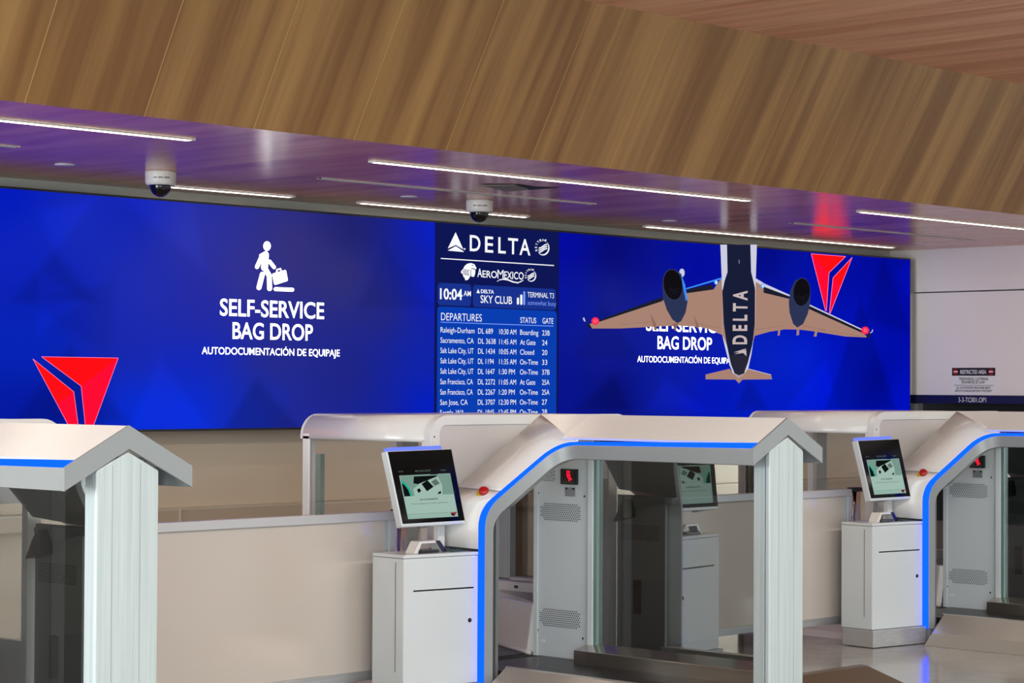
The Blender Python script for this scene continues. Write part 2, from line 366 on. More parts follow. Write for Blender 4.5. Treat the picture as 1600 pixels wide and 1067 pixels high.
wedge(t, [([(742, 73), (982, 92), (866, 205)], 0), ([(742, 73), (866, 205), (848, 470), (842, 470)], 1), ([(1027, 98), (894, 240), (950, 300)], 0), ([(894, 240), (950, 300), (874, 488), (868, 486)], 1)],
      [[(742, 73), (982, 92), (866, 205), (848, 470)], [(742, 73), (842, 470)], [(1027, 98), (894, 240), (868, 486)], [(1027, 98), (874, 488)]])
# departure board
bd = MB(); g = lambda n, c: glow('screen_'+n, c, 1)
def zquad(b, x0, y0, x1, y1, k, mi, r=0):     # upright rectangle of the display; y0 and y1 are taken at x0
    p, q = on(x0, y0, k), on(x1, y0, k); z0 = on(x0, y1, k).z
    pts = rrect(p.x, q.x, z0, p.z, r, 4) if r else [(p.x, z0), (q.x, z0), (q.x, p.z), (p.x, p.z)]
    b.add([(x, p.y, z) for x, z in pts], [tuple(range(len(pts)))], mi)
p = on(679.5, 348, 1); q = on(873.5, 360, 1)
bd.add([(p.x, p.y, LZ0), (q.x, p.y, LZ0), (q.x, p.y, LZ1), (p.x, p.y, LZ1)], [(0, 1, 2, 3)], 0)
zquad(bd, 683.5, 441.5, 736, 476.5, 2, 1, .03); zquad(bd, 738.5, 445, 868.5, 479.5, 2, 1, .03)
p0 = on(683, 478.5, 2); q0 = on(869.5, 478.5, 2)
pts = rrect(p0.x, q0.x, LZ0-.0+.002, p0.z, .03, 4); bd.add([(x, p0.y, z) for x, z in pts], [tuple(range(len(pts)))], 2)
board = bd.build('departure_board', [g('navy', (14, 22, 84)), g('panel_blue', (24, 50, 142)), g('board_blue', (10, 62, 176))], led)
b = MB(); t = T(680, 350, 8)
poly(b, t((250, 102), (347, 318), (252, 262), (152, 306)), 3); poly(b, t((150, 332), (252, 276), (355, 345), (350, 350)), 3); stroke(b, t((362, 312), (363, 313)), 2.6, 3)
for ch, xa, xb, yb in (('D', 427, 560, 334), ('E', 617, 720, 350), ('L', 783, 877, 361), ('T', 905, 1030, 371), ('A', 1048, 1185, 382)): led_text(b, ch, 680+xa/8, 350+yb/8, 680+xb/8, 24.3, 3, .012)
stroke(b, t((65, 430), (1480, 519)), 1.5, 3, 0, False)
def emblem(cx, cy, r):
    a = [(cx+r*math.cos(math.radians(d)), cy+r*1.18*math.sin(math.radians(d))) for d in range(-50, 135, 9)]
    for i, (q1, q2) in enumerate(zip(a, a[1:])): stroke(b, [q1, q2], r*.22*math.sin(math.pi*(i+.6)/len(a))+.2, 3)
    for k in range(3):
        stroke(b, [(cx-r*.6+r*1.25*i/8, cy+(k-1)*r*.34+r*.1-r*.34*math.sin((i/8-.5)*3.2)*.9+.12*i/8) for i in range(9)], r*.2, 3)
    for ch, d in zip('SKYTEAM', (160, 184, 206, 228, 250, 271, 292)):
        x, y = cx+r*.95*math.cos(math.radians(d)), cy+r*1.12*math.sin(math.radians(d)); an = math.radians(d+90); h = r*.34
        ux, uy = math.cos(an)*h*.42, math.sin(an)*h*.42; nx, ny = math.cos(math.radians(d))*h, math.sin(math.radians(d))*h
        letters(b, ch, on(x-ux, y-uy, 3), on(x+ux, y+uy, 3), on(x-ux+nx, y-uy+ny, 3), .03)
emblem(847.5, 387, 9.5)
poly(b, t((345, 560), (362, 525), (395, 497), (440, 487), (485, 502), (512, 552), (498, 572), (488, 556), (448, 552), (438, 575), (438, 640), (425, 665), (408, 695), (372, 705), (362, 672), (345, 655), (340, 625), (318, 612), (316, 592)), 3)
poly(b, t((444, 560), (480, 565), (497, 580), (494, 620), (480, 662), (444, 655)), 3)
b.build('airline_logos', M['ledtext'], board)
b = MB()
for y, xa, xb in ((572, 345, 420), (592, 330, 418), (612, 340, 416), (630, 352, 420)): stroke(b, t((xa, y), (xb, y+8)), 1.0, 4, 0, False)
stroke(b, t((455, 517), (466, 519)), 1.2, 4)
b.build('emblem_lines', g('navy_line', (14, 22, 84)), board)
b = MB()
led_text(b, 'A', 745.3, 432.5, 752.6, 13, 3, .012); led_text(b, 'ERO', 753.2, 433.2, 776, 10.5, 3, .012); led_text(b, 'M', 776.6, 434.8, 786.0, 13.5, 3, 0); led_text(b, 'EXICO', 787, 435.2, 817.6, 11.2, 3, .012)
sw = [(770, 716), (800, 697), (850, 690), (910, 700), (970, 724), (1030, 734), (1080, 712), (1098, 702)]
for i, (q1, q2) in enumerate(zip(sw, sw[1:])): stroke(b, t(q1, q2), .5+1.6*math.sin(math.pi*(i+.5)/7), 3)
emblem(829, 430.5, 7.5)
t2 = T(680, 430, 8)
led_text(b, '10:04', 686.6, 466.8, 721.5, 16, 4, .025); led_text(b, 'AM', 723.5, 462.3, 735, 8, 4, .01)
poly(b, t2((530, 170), (552, 225), (510, 223)), 4); led_text(b, 'DELTA', 750.5, 457.7, 771, 5.4, 4, .025)
led_text(b, 'SKY CLUB', 750, 473, 799.3, 11.7, 4, .008)
for x0, x1, y0, y1 in ((1013, 1042, 280, 366), (1055, 1084, 242, 369)): stroke(b, t2(((x0+x1)/2, y0+12), ((x0+x1)/2, y1-12)), 3.4, 4)
led_text(b, 'TERMINAL T3', 823.4, 464.2, 864.6, 8, 4, .0)
led_text(b, 'DEPARTURES', 688.3, 500.2, 752, 11.6, 4, -.004); led_text(b, 'STATUS', 812.2, 504.3, 837, 8.6, 4, 0); led_text(b, 'GATE', 846.8, 505.4, 863.7, 8.6, 4, 0)
b.build('board_lettering', M['ledtext'], board)
b = MB(); stroke(b, t2((1106, 212), (1106, 362)), 3, 4); led_text(b, 'somewhat busy', 823.6, 476.2, 868, 7.2, 4, -.006)
stroke(b, t2((60, 586), (1472, 636)), 1.1, 4, 0, False)
b.build('board_lettering', g('pale_blue', (126, 160, 255)), board)
ROWS = [('Raleigh-Durham', 'DL 689', '10:30 AM', 'Boarding', '23B', 519.3, 740.6, 769.5), ('Sacramento, CA', 'DL 3638', '11:45 AM', 'At Gate', '24', 535.4, 739.5, 773.8), ('Salt Lake City, UT', 'DL 1434', '10:05 AM', 'Closed', '20', 551.4, 739.4, 772.8),
        ('Salt Lake City, UT', 'DL 1194', '11:35 AM', 'On-Time', '33', 567.5, 739.4, 771), ('Salt Lake City, UT', 'DL 1647', '1:30 PM', 'On-Time', '37B', 583.7, 739.4, 772.4), ('San Francisco, CA', 'DL 2272', '11:05 AM', 'At Gate', '25A', 600.2, 738.5, 773.2),
        ('San Francisco, CA', 'DL 2267', '1:20 PM', 'On-Time', '25A', 616.4, 738.5, 773.4), ('San Jose, CA', 'DL 3707', '12:30 PM', 'On-Time', '27', 632.6, 730.6, 773.4), ('Seattle, WA', 'DL 1945', '12:45 PM', 'On-Time', '28', 648.8, 725, 772)]
E3 = {'10:30 AM': 806, '11:45 AM': 806, '10:05 AM': 806, '11:35 AM': 806, '1:30 PM': 804, '11:05 AM': 806, '1:20 PM': 804, '12:30 PM': 806, '12:45 PM': 806}
E4 = {'Boarding': 840.4, 'At Gate': 836, 'Closed': 834, 'On-Time': 840}
for r in ROWS:
    b = MB(); z = on(688, r[5], 4).z; cap = on(688, r[5]-8.3, 4).z-z
    for s, x0, x1 in ((r[0], 687.6, r[6]), (r[1], 746.4, r[7]), (r[2], 779.4, E3[r[2]]), (r[3], 812, E4[r[3]]), (r[4], 846.4, 858.2 if len(r[4]) == 3 else 854.5)):
        p0, p1 = on(x0, 500, 4), on(x1, 500, 4); p0.z = p1.z = z
        letters(b, s, p0, p1, p0+Vector((0, 0, cap)), -.002)
    b.build('flight_row', M['ledtext'], board)
# airplane seen from below, crossing the display
tA, tB = T(900, 380, 4.444), T(1100, 380, 4.4467)
pc = [g('plane_tan', (168, 130, 114)), g('plane_dark', (28, 30, 44)), g('plane_white', (205, 205, 225)), g('plane_navy', (24, 29, 56)), g('plane_steel', (44, 52, 86)), g('plane_black', (16, 14, 18)), g('plane_rose', (140, 104, 92)), g('plane_sky', (60, 140, 250)), g('plane_red', (255, 40, 80)), g('plane_ice', (190, 235, 255)), g('plane_belly', (40, 38, 54)), g('plane_bluefade', (16, 38, 92)), g('plane_pink', (255, 120, 140))]
b = MB()
poly(b, tA((105, 592), (88, 562), (150, 540), (590, 400), (770, 343), (950, 322), (1010, 236), (1060, 240), (1060, 655), (1000, 632), (930, 600), (850, 582), (700, 572), (540, 580), (300, 592)), 4, 0)
poly(b, tB((340, 646), (335, 245), (410, 300), (410, 340), (585, 385), (725, 455), (1090, 620), (1140, 655), (980, 648), (760, 612), (660, 600), (560, 598), (450, 615)), 4, 0)
b2 = b
poly(b, tA((150, 535), (595, 373), (595, 402), (150, 548)), 5, 1); poly(b, tA((765, 318), (945, 284), (945, 322), (765, 347)), 5, 1)
poly(b, tA((758, 312), (1012, 236), (1012, 248), (762, 320)), 6, 7)
poly(b, tA((60, 550), (90, 562), (108, 592), (85, 588)), 5, 1); poly(b, tA((42, 520), (52, 515), (62, 545), (50, 540)), 5, 2)
poly(b, tB((410, 300), (588, 362), (585, 386), (410, 344)), 5, 1); poly(b, tB((348, 240), (420, 283), (592, 360), (590, 370), (410, 302), (345, 262)), 6, 2)
poly(b, tB((725, 432), (1095, 606), (1088, 620), (725, 457)), 5, 1); poly(b, tB((725, 424), (1100, 600), (1096, 607), (725, 434)), 6, 2)
poly(b, tB((1122, 655), (1132, 625), (1158, 626), (1142, 657)), 5, 1); stroke(b, tB((1152, 622), (1165, 614), (1166, 602)), 1.3, 5, 2)
for pts in (((507, 642), (520, 642), (533, 560), (525, 522), (514, 560)), ((638, 642), (656, 636), (658, 590), (640, 588)), ((758, 648), (776, 648), (797, 560), (788, 540), (770, 590))): poly(b, tB(*pts), 5, 0)
for pts in (((512, 485), (550, 560), (556, 605), (540, 607), (528, 560)), ((664, 560), (702, 552), (690, 605), (680, 607)), ((812, 495), (842, 560), (850, 588), (834, 590))): poly(b, tA(*pts), 5, 6)
stroke(b, tA((300, 566), (520, 545)), .5, 5, 6, False); stroke(b, tA((770, 548), (1005, 590)), .5, 5, 6, False); stroke(b, tB((352, 600), (560, 572)), .5, 5, 6, False); stroke(b, tB((675, 570), (840, 605)), .6, 5, 6, False); stroke(b, tB((800, 600), (1085, 645)), .5, 5, 6, False)
b.build('airplane_wings', pc, led)
b = MB()
poly(b, tB((108, 10), (362, 10), (354, 250), (352, 560), (340, 660), (324, 770), (302, 870), (270, 915), (235, 940), (196, 905), (170, 840), (140, 720), (122, 640), (118, 250)), 6, 2)
poly(b, tB((118, 320), (350, 320), (350, 560), (345, 655), (328, 690), (150, 700), (122, 640)), 7, 0)
poly(b, tB((152, 10), (315, 10), (320, 200), (335, 260), (347, 310), (345, 560), (330, 700), (297, 830), (270, 905), (235, 918), (205, 905), (180, 840), (150, 700), (130, 560), (120, 340), (135, 265), (156, 200)), 8, 3)
poly(b, tB((176, 776), (298, 780), (272, 903), (235, 918), (205, 905)), 9, 10)
poly(b, tB((5, 945), (5, 912), (172, 872), (200, 905), (235, 920), (275, 905), (300, 872), (460, 914), (468, 945), (262, 947), (237, 974), (212, 947)), 6, 0)
stroke(b, tB((300, 872), (460, 914)), .8, 7, 2, False); stroke(b, tB((235, 115), (236, 142)), .5, 9, 2, False)
b.build('airplane_body', pc, led)
b = MB()
poly(b, tA((590, 290), (600, 235), (640, 192), (682, 184), (722, 215), (747, 285), (766, 400), (752, 480), (722, 540), (695, 555), (660, 530), (620, 460), (595, 380)), 10, 4)
poly(b, tA(*ell(662, 288, 64, 104, -8)), 12, 5); poly(b, tA(*ell(662, 288, 70, 110, -8)), 11, 4)
poly(b, tA((720, 215), (748, 290), (764, 395), (752, 400), (730, 290)), 11, 7)
poly(b, tB((580, 410), (590, 330), (620, 262), (660, 243), (702, 257), (730, 325), (730, 410), (712, 490), (680, 560), (640, 586), (610, 560), (585, 480)), 10, 4)
poly(b, tB(*ell(668, 340, 57, 95, 4)), 12, 5); poly(b, tB(*ell(668, 340, 62, 101, 4)), 11, 4)
for k in range(7):
    a = math.radians(20+22*k); stroke(b, tB((668+20*math.cos(a), 350+20*math.sin(a)), (668+50*math.cos(a), 345+80*math.sin(a))), .4, 13, 10, False); stroke(b, tA((670+20*math.cos(a), 300+20*math.sin(a)), (665+54*math.cos(a), 292+86*math.sin(a))), .4, 13, 10, False)
b.build('airplane_engines', pc, led)
b = MB()
poly(b, tA(*ell(727, 206, 19, 29)), 9, 2)
for tt, x, y in ((tA, 121, 541), (tB, 1108, 606)):
    poly(b, tt(*ell(x, y, 27, 27)), 14, 8); poly(b, tt(*ell(x, y, 13, 13)), 15, 12); poly(b, tt(*ell(x, y, 7, 7)), 16, 8)
for tt, x, y in ((tA, 960, 272), (tB, 395, 297), (tB, 70, 272)):
    poly(b, tt(*ell(x, y, 13, 17)), 14, 7); poly(b, tt(*ell(x, y, 8, 12)), 15, 9)
b.build('airplane_lights', pc, led)
b = MB()
vs, fs, x0, x1 = glyphs('D E L T A', .03); A0, A1, A2 = (on(*tB((286, 702))[0], 10), on(*tB((290, 330))[0], 10), on(*tB((193, 702))[0], 10))
letters(b, 'D E L T A', A0, A1, A2, .03)
poly(b, tB((196, 758), (286, 730), (258, 757)), 10); poly(b, tB((200, 772), (262, 762), (286, 784), (284, 740)), 10)
b.build('airplane_lettering', g('plane_letter', (196, 180, 178)), led)
# ------------------------------------------------------------------ ceiling fittings
def strip_light(u0, u1, v, label):
    t = thing('linear_ceiling_light', label, 'ceiling light', ((u0+u1)/2, v, ZC-.012), 'linear lights in the lacquered wood ceiling')
    b = MB().box(u0-.02, u1+.02, v-.034, v-.026, ZC-.012, ZC-.0005).box(u0-.02, u1+.02, v+.026, v+.034, ZC-.012, ZC-.0005).box(u0-.02, u0, v-.026, v+.026, ZC-.012, ZC-.0005).box(u1, u1+.02, v-.026, v+.026, ZC-.012, ZC-.0005)
    b.build('housing', M['ivory'], t)
    MB().box(u0, u1, v-.026, v+.026, ZC-.01, ZC-.0005).build('diffuser', M['lamp'], t)
strip_light(3.9, 7.615, 9.84, 'linear ceiling light near the fascia above the walker pictogram, ending before the dome camera')
strip_light(9.116, 12.803, 9.955, 'long linear ceiling light passing in front of the open ceiling panel')
strip_light(14.185, 17.9, 9.93, 'linear ceiling light near the fascia above the white restricted wall')
strip_light(9.30, 10.413, 12.27, 'thin linear ceiling light behind the dome camera nearest the walker pictogram')
strip_light(11.106, 12.884, 12.27, 'thin linear ceiling light behind the dome camera above the departure board')
strip_light(14.328, 17.974, 12.22, 'thin linear ceiling light over the airplane picture')
def slot(u0, u1, v, label):
    t = thing('ceiling_air_slot', label, 'air vent', ((u0+u1)/2, v, ZC), 'slot vents in the lacquered wood ceiling')
    MB().box(u0, u1, v-.028, v-.020, ZC-.006, ZC-.0005).box(u0, u1, v+.020, v+.028, ZC-.006, ZC-.0005).build('frame', M['ivory'], t)
    MB().box(u0, u1, v-.020, v+.020, ZC-.003, ZC-.0005).build('slot', M['dark'], t)
slot(9.639, 12.353, 11.06, 'black and white slot vent in the ceiling above the departure board')
slot(14.838, 17.616, 11.08, 'black slot vent in the ceiling above the red emblem beside the airplane')
slot(4.6, 7.22, 10.93, 'slot vent in the ceiling at the far end over the first red emblem')
def disc(u, v, label):
    o = MB().lathe([(0, -.006), (.058, -.006), (.064, -.003), (.064, -.0005)], (u, v, ZC), 28).build('sprinkler_cover', M['ivory'])
    tag(o, label, 'sprinkler cover', 'round covers in the lacquered wood ceiling')
disc(8.0, 11.59, 'small round white ceiling cover beside the dome camera near the walker pictogram')
disc(11.01, 11.65, 'small round white ceiling cover beside the dome camera over the departure board')
disc(14.01, 11.71, 'small round white ceiling cover in front of the light over the airplane')
disc(17.69, 11.72, 'small round white ceiling cover nearest the white wall')
def dome(u, v, label):
    t = thing('dome_camera', label, 'security camera', (u, v, ZC), 'dome cameras under the ceiling')
    MB().lathe([(0, 0), (.098, 0), (.1, -.01), (.098, -.075), (.09, -.088), (.066, -.09)], (u, v, ZC-.0005), 40).build('body', M['ivory'], t)
    MB().lathe([(.074, -.084), (.074, -.094), (.068, -.096)], (u, v, ZC), 40).build('trim_ring', M['black'], t)
    MB().lathe([(.068*math.cos(a), -.094-.07*math.sin(a)) for a in [math.pi/2*i/10 for i in range(10)]]+[(0.001, -.164)], (u, v, ZC), 40).build('dome', M['smoke'], t)
    b = MB(); N = 14
    dirv = Vector((-u, -v, 0)).normalized(); a0 = math.atan2(dirv.y, dirv.x)
    for k in range(N):
        if k in (3, 8): continue
        a = a0+math.radians(-26+k*4.4); p = Vector((u+.1*math.cos(a), v+.1*math.sin(a), ZC-.05)); q = Vector((u+.1*math.cos(a+.045), v+.1*math.sin(a+.045), ZC-.05))
        n = Vector((math.cos(a), math.sin(a), 0))*.0006
        b.quad(p+n, q+n, q+n+Vector((0, 0, .009)), p+n+Vector((0, 0, .009)))
    b.build('print', M['ink'], t)
dome(8.673, 11.50, 'white dome camera on the ceiling above the walker pictogram')
dome(11.572, 11.49, 'white dome camera on the ceiling above the departure board')
t = thing('ceiling_hatch', 'torn open ceiling panel with dark gap between the lights above the departure board', 'ceiling panel', (10.93, 10.5, ZC))
MB().add([(10.62, 10.56, ZC-.002), (10.80, 10.36, ZC-.002), (11.0, 10.40, ZC-.002), (11.19, 10.33, ZC-.002), (11.17, 10.67, ZC-.002), (10.95, 10.6, ZC-.002)], [(0, 1, 2, 3, 4, 5)]).build('gap', M['dark'], t)
b = MB().hexa([(10.66, 10.56, ZC-.012), (10.94, 10.60, ZC-.030), (11.0, 10.45, ZC-.022), (10.82, 10.40, ZC-.006)], [(10.66, 10.56, ZC-.004), (10.94, 10.60, ZC-.022), (11.0, 10.45, ZC-.014), (10.82, 10.40, ZC-.002)])
b.build('bent_flap', mat('bare_board', (120, 112, 104), .7), t)
# ------------------------------------------------------------------ right wall: shutter, sign, opening label
RW = 18.53
t = thing('roller_shutter', 'white shutter with navy bottom bar above the dark opening beside the video wall', 'shutter', (RW+.1, 10.8, 1.5))
MB().box(RW+.012, RW+.04, 9.2, 12.38, 1.64, 2.64).build('curtain', M['rwall'], t)
bar = MB().box(RW-.005, RW+.05, 9.2, 12.38, 1.555, 1.64).build('bottom_bar', M['navy'], t, .006)
b = MB(); letters(b, '3-3-TC001.OP1', (RW-.0065, 11.825, 1.572), (RW-.0065, 11.515, 1.572), (RW-.0065, 11.825, 1.618), .0); b.build('bar_lettering', M['signwhite'], bar)
MB().box(RW-.003, RW+.10, 12.30, 12.38, .4, 1.55).build('side_guide', M['grey'], t)
t = thing('restricted_area_sign', 'white sign with black heading and two red no-entry discs on the shutter', 'sign', (RW, 11.66, 1.65))
X = RW+.0095; s0, s1 = 11.907, 11.423
MB().box(X, RW+.0118, s1, s0, 1.652, 1.905).build('board', M['signwhite'], t)
MB().box(X-.001, X, s1, s0, 1.828, 1.905).build('heading_band', M['ink'], t)
b = MB(); X2 = X-.002
def sgn(s, y0, y1, z, c, bold=0, mi=0): letters(b, s, (X2, y0, z), (X2, y1, z), (X2, y0, z+c), bold, mi)
sgn('RESTRICTED AREA', 11.812, 11.522, 1.847, .036, .02)
b.build('heading_lettering', M['signwhite'], t)
b = MB()
sgn('TRESPASSING / LOITERING', 11.83, 11.50, 1.785, .026, .01); sgn('PROHIBITED BY LAW', 11.797, 11.537, 1.752, .026, .01)
b.quad((X2, 11.885, 1.733), (X2, 11.445, 1.733), (X2, 11.445, 1.737), (X2, 11.885, 1.737))
sgn('ALL AUTHORIZED PERSONNEL MUST', 11.858, 11.474, 1.702, .02, .01); sgn('DISPLAY ID BADGE BEYOND THIS POINT', 11.873, 11.458, 1.672, .02, .01)
b.build('notice_lettering', M['ink'], t)
for y in (11.863, 11.468):
    d = MB().lathe([(.001, 0), (.029, 0), (.029, .001)], (X2, y, 1.867), 28, 0, (-1, 0, 0)); e = d.build('no_entry_disc', M['signred'], t)
    MB().box(X2-.002, X2-.0012, y-.022, y+.022, 1.861, 1.873).build('bar', M['signwhite'], e)
# ------------------------------------------------------------------ bag drop machine (middle one of the row; the others stand 4.15 m along)
DR, DL = (4.15, -.066, 0), (-4.148, -.077, 0)
mc = thing('bag_drop_machine', 'middle white gable-roofed bag drop machine, blue arch light beside the nearer kiosk', 'bag drop machine', (8.95, 7.7, 0), 'bag drop machines in the row')
VE = 6.82
L1, E1 = at(758, 797, v=8.345), at(875, 695, u=8.81); L1o, E1o = at(747.5, 796, v=8.392), at(872, 690, u=8.86); L1i, E1i = at(771, 812, v=8.322), at(878, 716, u=8.81)
def arch(p0, c0, c1, p1, d0=.10, d1=.13):
    d0 = d0; A = fillet(p0, c0, c1, d0, d0, 10); B = fillet(c0, c1, p1, d1, d1, 10); mid = [A[-1].lerp(B[0], k/6) for k in range(1, 6)]
    return [Vector(p0)]+A+mid+B+[Vector(p1)]
eE = arch((L1.x, L1.y, .1), L1, E1, (8.81, VE, 1.398)); eO = arch((L1o.x, L1o.y, .1), L1o, E1o, (8.86, VE, 1.425)); eI = arch((L1i.x, L1i.y, .1), L1i, E1i, (8.81, VE, 1.314), .07, .12)
b = MB().ruled(eO, eE); ls = b.build('light_strip', M['blue'], mc)
kv = Vector((.006, .006, -.004)); MB().ruled([p+kv for p in eO], [p+kv for p in eE]).build('strip_channel', M['greydark'], mc)
b = MB().ruled(eE, eI)
eB = [p+Vector((.05, .065, 0)) if i < 12 else p+Vector((.03, 0, -.004)) for i, p in enumerate(eI)]
b.ruled(eI, eB)
b.build('arch_fascia', M['grey'], mc)
# white roof and arch facets
R1, R2 = Vector((9.09, 8.16, 1.547)), Vector((9.09, 8.53, 1.545)); S2 = at(716, 761, v=8.70); O1 = at(668, 787, v=8.74); O0 = Vector((O1.x, 8.74, .84))
# split the strip's outer line at the seam
si = min(range(len(eO)), key=lambda i: abs(eO[i].z-at(789, 762, v=8.41).z))
up = eO[si:-1]; ratio = lambda L: [0]+[sum((L[i+1]-L[i]).length for i in range(k))/sum((L[i+1]-L[i]).length for i in range(len(L)-1)) for k in range(1, len(L))]
b = MB().ruled(up, [S2.lerp(R2, r) for r in ratio(up)]); b.add([up[-1], R1, R2], [(0, 1, 2)])
b.build('arch_panel', M['white'], mc, 0, .012)
lo = [Vector((eO[0].x, eO[0].y, .83))]+[p for p in eO[:si+1] if p.z > .84]; S2b = S2-Vector((0, 0, .004))
outer = [O0.lerp(O1, min(1, r/.85)) if r < .85 else O1.lerp(S2b, (r-.85)/.15) for r in ratio(lo)]
lo = [p-Vector((0, 0, .003)) for p in lo]
b = MB().ruled(lo, outer); b.build('leg_panel', M['white'], mc, 0, .012)
b = MB().ruled(eB[si:-1], [S2.lerp(R2, r)+Vector((.04, -.02, -.05)) for r in ratio(up)])
lo2 = [p for p in eB[:si+1] if p.z > .1]; b.ruled(lo2, [Vector((8.56, 8.74, p.z)) if p.z < 1.0 else S2.lerp(Vector((8.56, 8.74, 1.0)), max(0, (S2.z-.05-p.z)/max(.05, S2.z-1.05)) if p.z < S2.z-.05 else 0)+Vector((.04, -.02, -.05)) for p in lo2])
b.build('arch_lining', M['greydark'], mc)
MB().add([up[0], S2, S2b, lo[-1]], [(0, 1, 2, 3)]).build('seam', M['greydark'], mc)
b = MB(); y1 = 8.157
yt = VE
b.quad((8.86, y1, 1.4255), (8.86, yt, 1.425), (9.09, yt, 1.5475), (9.09, y1, 1.5475)); b.build('roof_panel', M['white'], mc, 0, .012)
b = MB().quad((9.09, 8.53, 1.546), (9.09, yt, 1.547), (9.38, yt, 1.392), (9.38, 8.53, 1.392)); b.build('roof_panel', M['white'], mc, 0, .012)
# gable band and rear fascia
g0 = [(8.805, 1.398), (9.09, 1.549), (9.385, 1.392), (9.385, 1.312), (9.09, 1.462), (8.805, 1.313)]
b = MB().prism(g0[:2]+g0[4:], 'y', VE-.012, VE, 0).prism(g0[1:5], 'y', VE-.012, VE, 0); b.build('gable_band', M['grey'], mc)
MB().box(9.373, 9.387, VE, 8.53, 1.312, 1.392).build('rear_fascia', M['grey'], mc)
MB().box(8.95, 9.07, 7.45, 7.95, 1.322, 1.334).build('under_lamp', M['underlamp'], mc)
# end post with creased face, and its jamb
def gz(u): return 1.462-abs(u-9.09)*.52-.004
pb = [(8.954, 6.82), (9.088, 6.811), (9.238, 6.82), (9.238, 6.85), (8.954, 6.85)]
b = MB().hexa([(x, y, 0) for x, y in pb], [(x, y, gz(x)-.002) for x, y in pb])
po = b.build('end_post', M['alu'], mc, .008, 0, 3)
def face_y(u): return 6.82-.009*(1-abs(u-9.09)/(.133 if u < 9.09 else .145))
for u in (9.022, 9.148):
    MB().box(u-.001, u+.001, face_y(u)-.0006, face_y(u)+.003, .02, gz(u)-.02).build('groove', M['grey'], po)
for u in (9.072, 9.104):
    MB().box(u-.0008, u+.0008, face_y(u)-.0006, face_y(u)+.003, .02, gz(u)-.02).build('groove', M['alu'], po)
MB().box(9.0, 9.24, 6.887, 6.958, 0, 1.38).build('jamb', M['alu'], mc, .004)
MB().box(9.04, 9.2, 6.851, 6.886, 0, 1.36).build('jamb_core', M['greydark'], mc)
# glass behind the belt, vent panel
MB().box(9.288, 9.298, 6.98, 8.33, .235, 1.42).build('glass_panel', M['glass'], mc)
MB().box(9.255, 9.3, 8.285, 8.325, .17, 1.40).build('glass_stile', M['vent'], mc, .003)
MB().box(9.262, 9.287, 8.262, 8.284, .25, 1.40).build('glass_edge', M['edgeglass'], mc)
vp = MB().box(9.29, 9.37, 8.33, 8.765, .16, 1.45).build('vent_panel', M['vent'], mc, .003)
MB().box(9.283, 9.29, 8.735, 8.765, .16, 1.42).build('flange', M['vent'], vp)
def grille(y0, y1, z0, z1, parent=vp, x=9.2895, nrm=-1, m='hole', rd=.0042, cut=True):
    b = MB(); rows = int((z1-z0)/.0105); cols = int((y0-y1)/.0150)
    for r in range(rows+1):
        for c in range(cols+1):
            y = y0-c*(y0-y1)/cols-(.5*(y0-y1)/cols if r % 2 else 0); z = z0+r*(z1-z0)/rows
            e = min(r, rows-r)
            if y < y1+.002 or (cut and e < 3 and (c < (3-e)//1.5 or c > cols-(3-e)//1.5)): continue
            b.add([(x+nrm*.0004, y+rd*math.cos(k*math.pi/4), z+rd*math.sin(k*math.pi/4)) for k in range(8)], [tuple(range(8))])
    return b.build('vent_grille', M[m], parent)
grille(8.712, 8.405, .942, 1.032); grille(8.716, 8.405, .338, .430); grille(8.702, 8.600, 1.165, 1.36, vp, 9.2895, -1, 'hole', .0042, False)
dsp = MB().box(9.262, 9.29, 8.424, 8.54, 1.148, 1.236).build('counter_display', M['black'], vp, .003)
MB().box(9.2605, 9.2615, 8.432, 8.522, 1.158, 1.226).build('window', mat('dark_red_filter', (26, 10, 12), .15), dsp)
b = MB()
for dy, z0, rows in ((8.484, 1.222, ((0, 0), (1, 0), (0, 1), (1, 1), (0, 2), (1, 2))), (8.479, 1.1985, ((0, 0), (1, 0), (0, 1), (1, 1))), (8.469, 1.1825, ((0, 0), (1, .3), (0, 1)))):
    for c, r in rows: b.lathe([(.0005, .001), (.0052, .001), (.0052, 0)], (9.2603, dy-c*.015, z0-r*.0105), 10, 0, (-1, 0, 0))
b.build('digits', M['digit'], dsp)
lb = MB().box(9.2875, 9.29, 8.449, 8.527, 1.08, 1.131).build('data_plate', M['silver'], vp)
for ya, yb in ((8.455, 8.470), (8.508, 8.522)): MB().box(9.2870, 9.2875, ya, yb, 1.118, 1.128).build('plate_mark', M['ink'], lb)
MB().box(9.288, 9.29, 8.676, 8.711, .240, .246).box(9.288, 9.29, 8.676, 8.711, .249, .255).build('level_mark', M['labelwhite'], vp)
for y, z in ((8.735, .305), (8.385, .285), (8.735, 1.09), (8.378, 1.085)): MB().lathe([(.0005, .001), (.006, .001), (.006, 0)], (9.289, y, z), 12, 0, (-1, 0, 0)).build('screw', M['hole'], vp)
# belt, kerb in front, sill behind
MB().box(8.62, 9.30, 6.99, 8.70, .12, .162).build('belt', M['belt'], mc)
b = MB().hexa([(8.34, 8.30, 0), (8.34, 7.0, 0), (8.64, 7.0, 0), (8.64, 8.40, 0)], [(8.34, 8.24, .088), (8.34, 7.0, .088), (8.64, 7.0, .088), (8.64, 8.36, .088)])
b.hexa([(8.34, 8.24, .088), (8.34, 7.0, .088), (8.64, 7.0, .088), (8.64, 8.36, .088)], [(8.575, 8.30, .19), (8.575, 7.0, .19), (8.64, 7.0, .19), (8.64, 8.36, .19)])
b.build('kerb', M['steel'], mc, .002)
b = MB().prism([(9.15, .1), (9.15, .236), (9.30, .268), (9.30, .1)], 'y', 6.985, 8.329); b.build('rear_sill', M['mirrorsteel'], mc, .003)
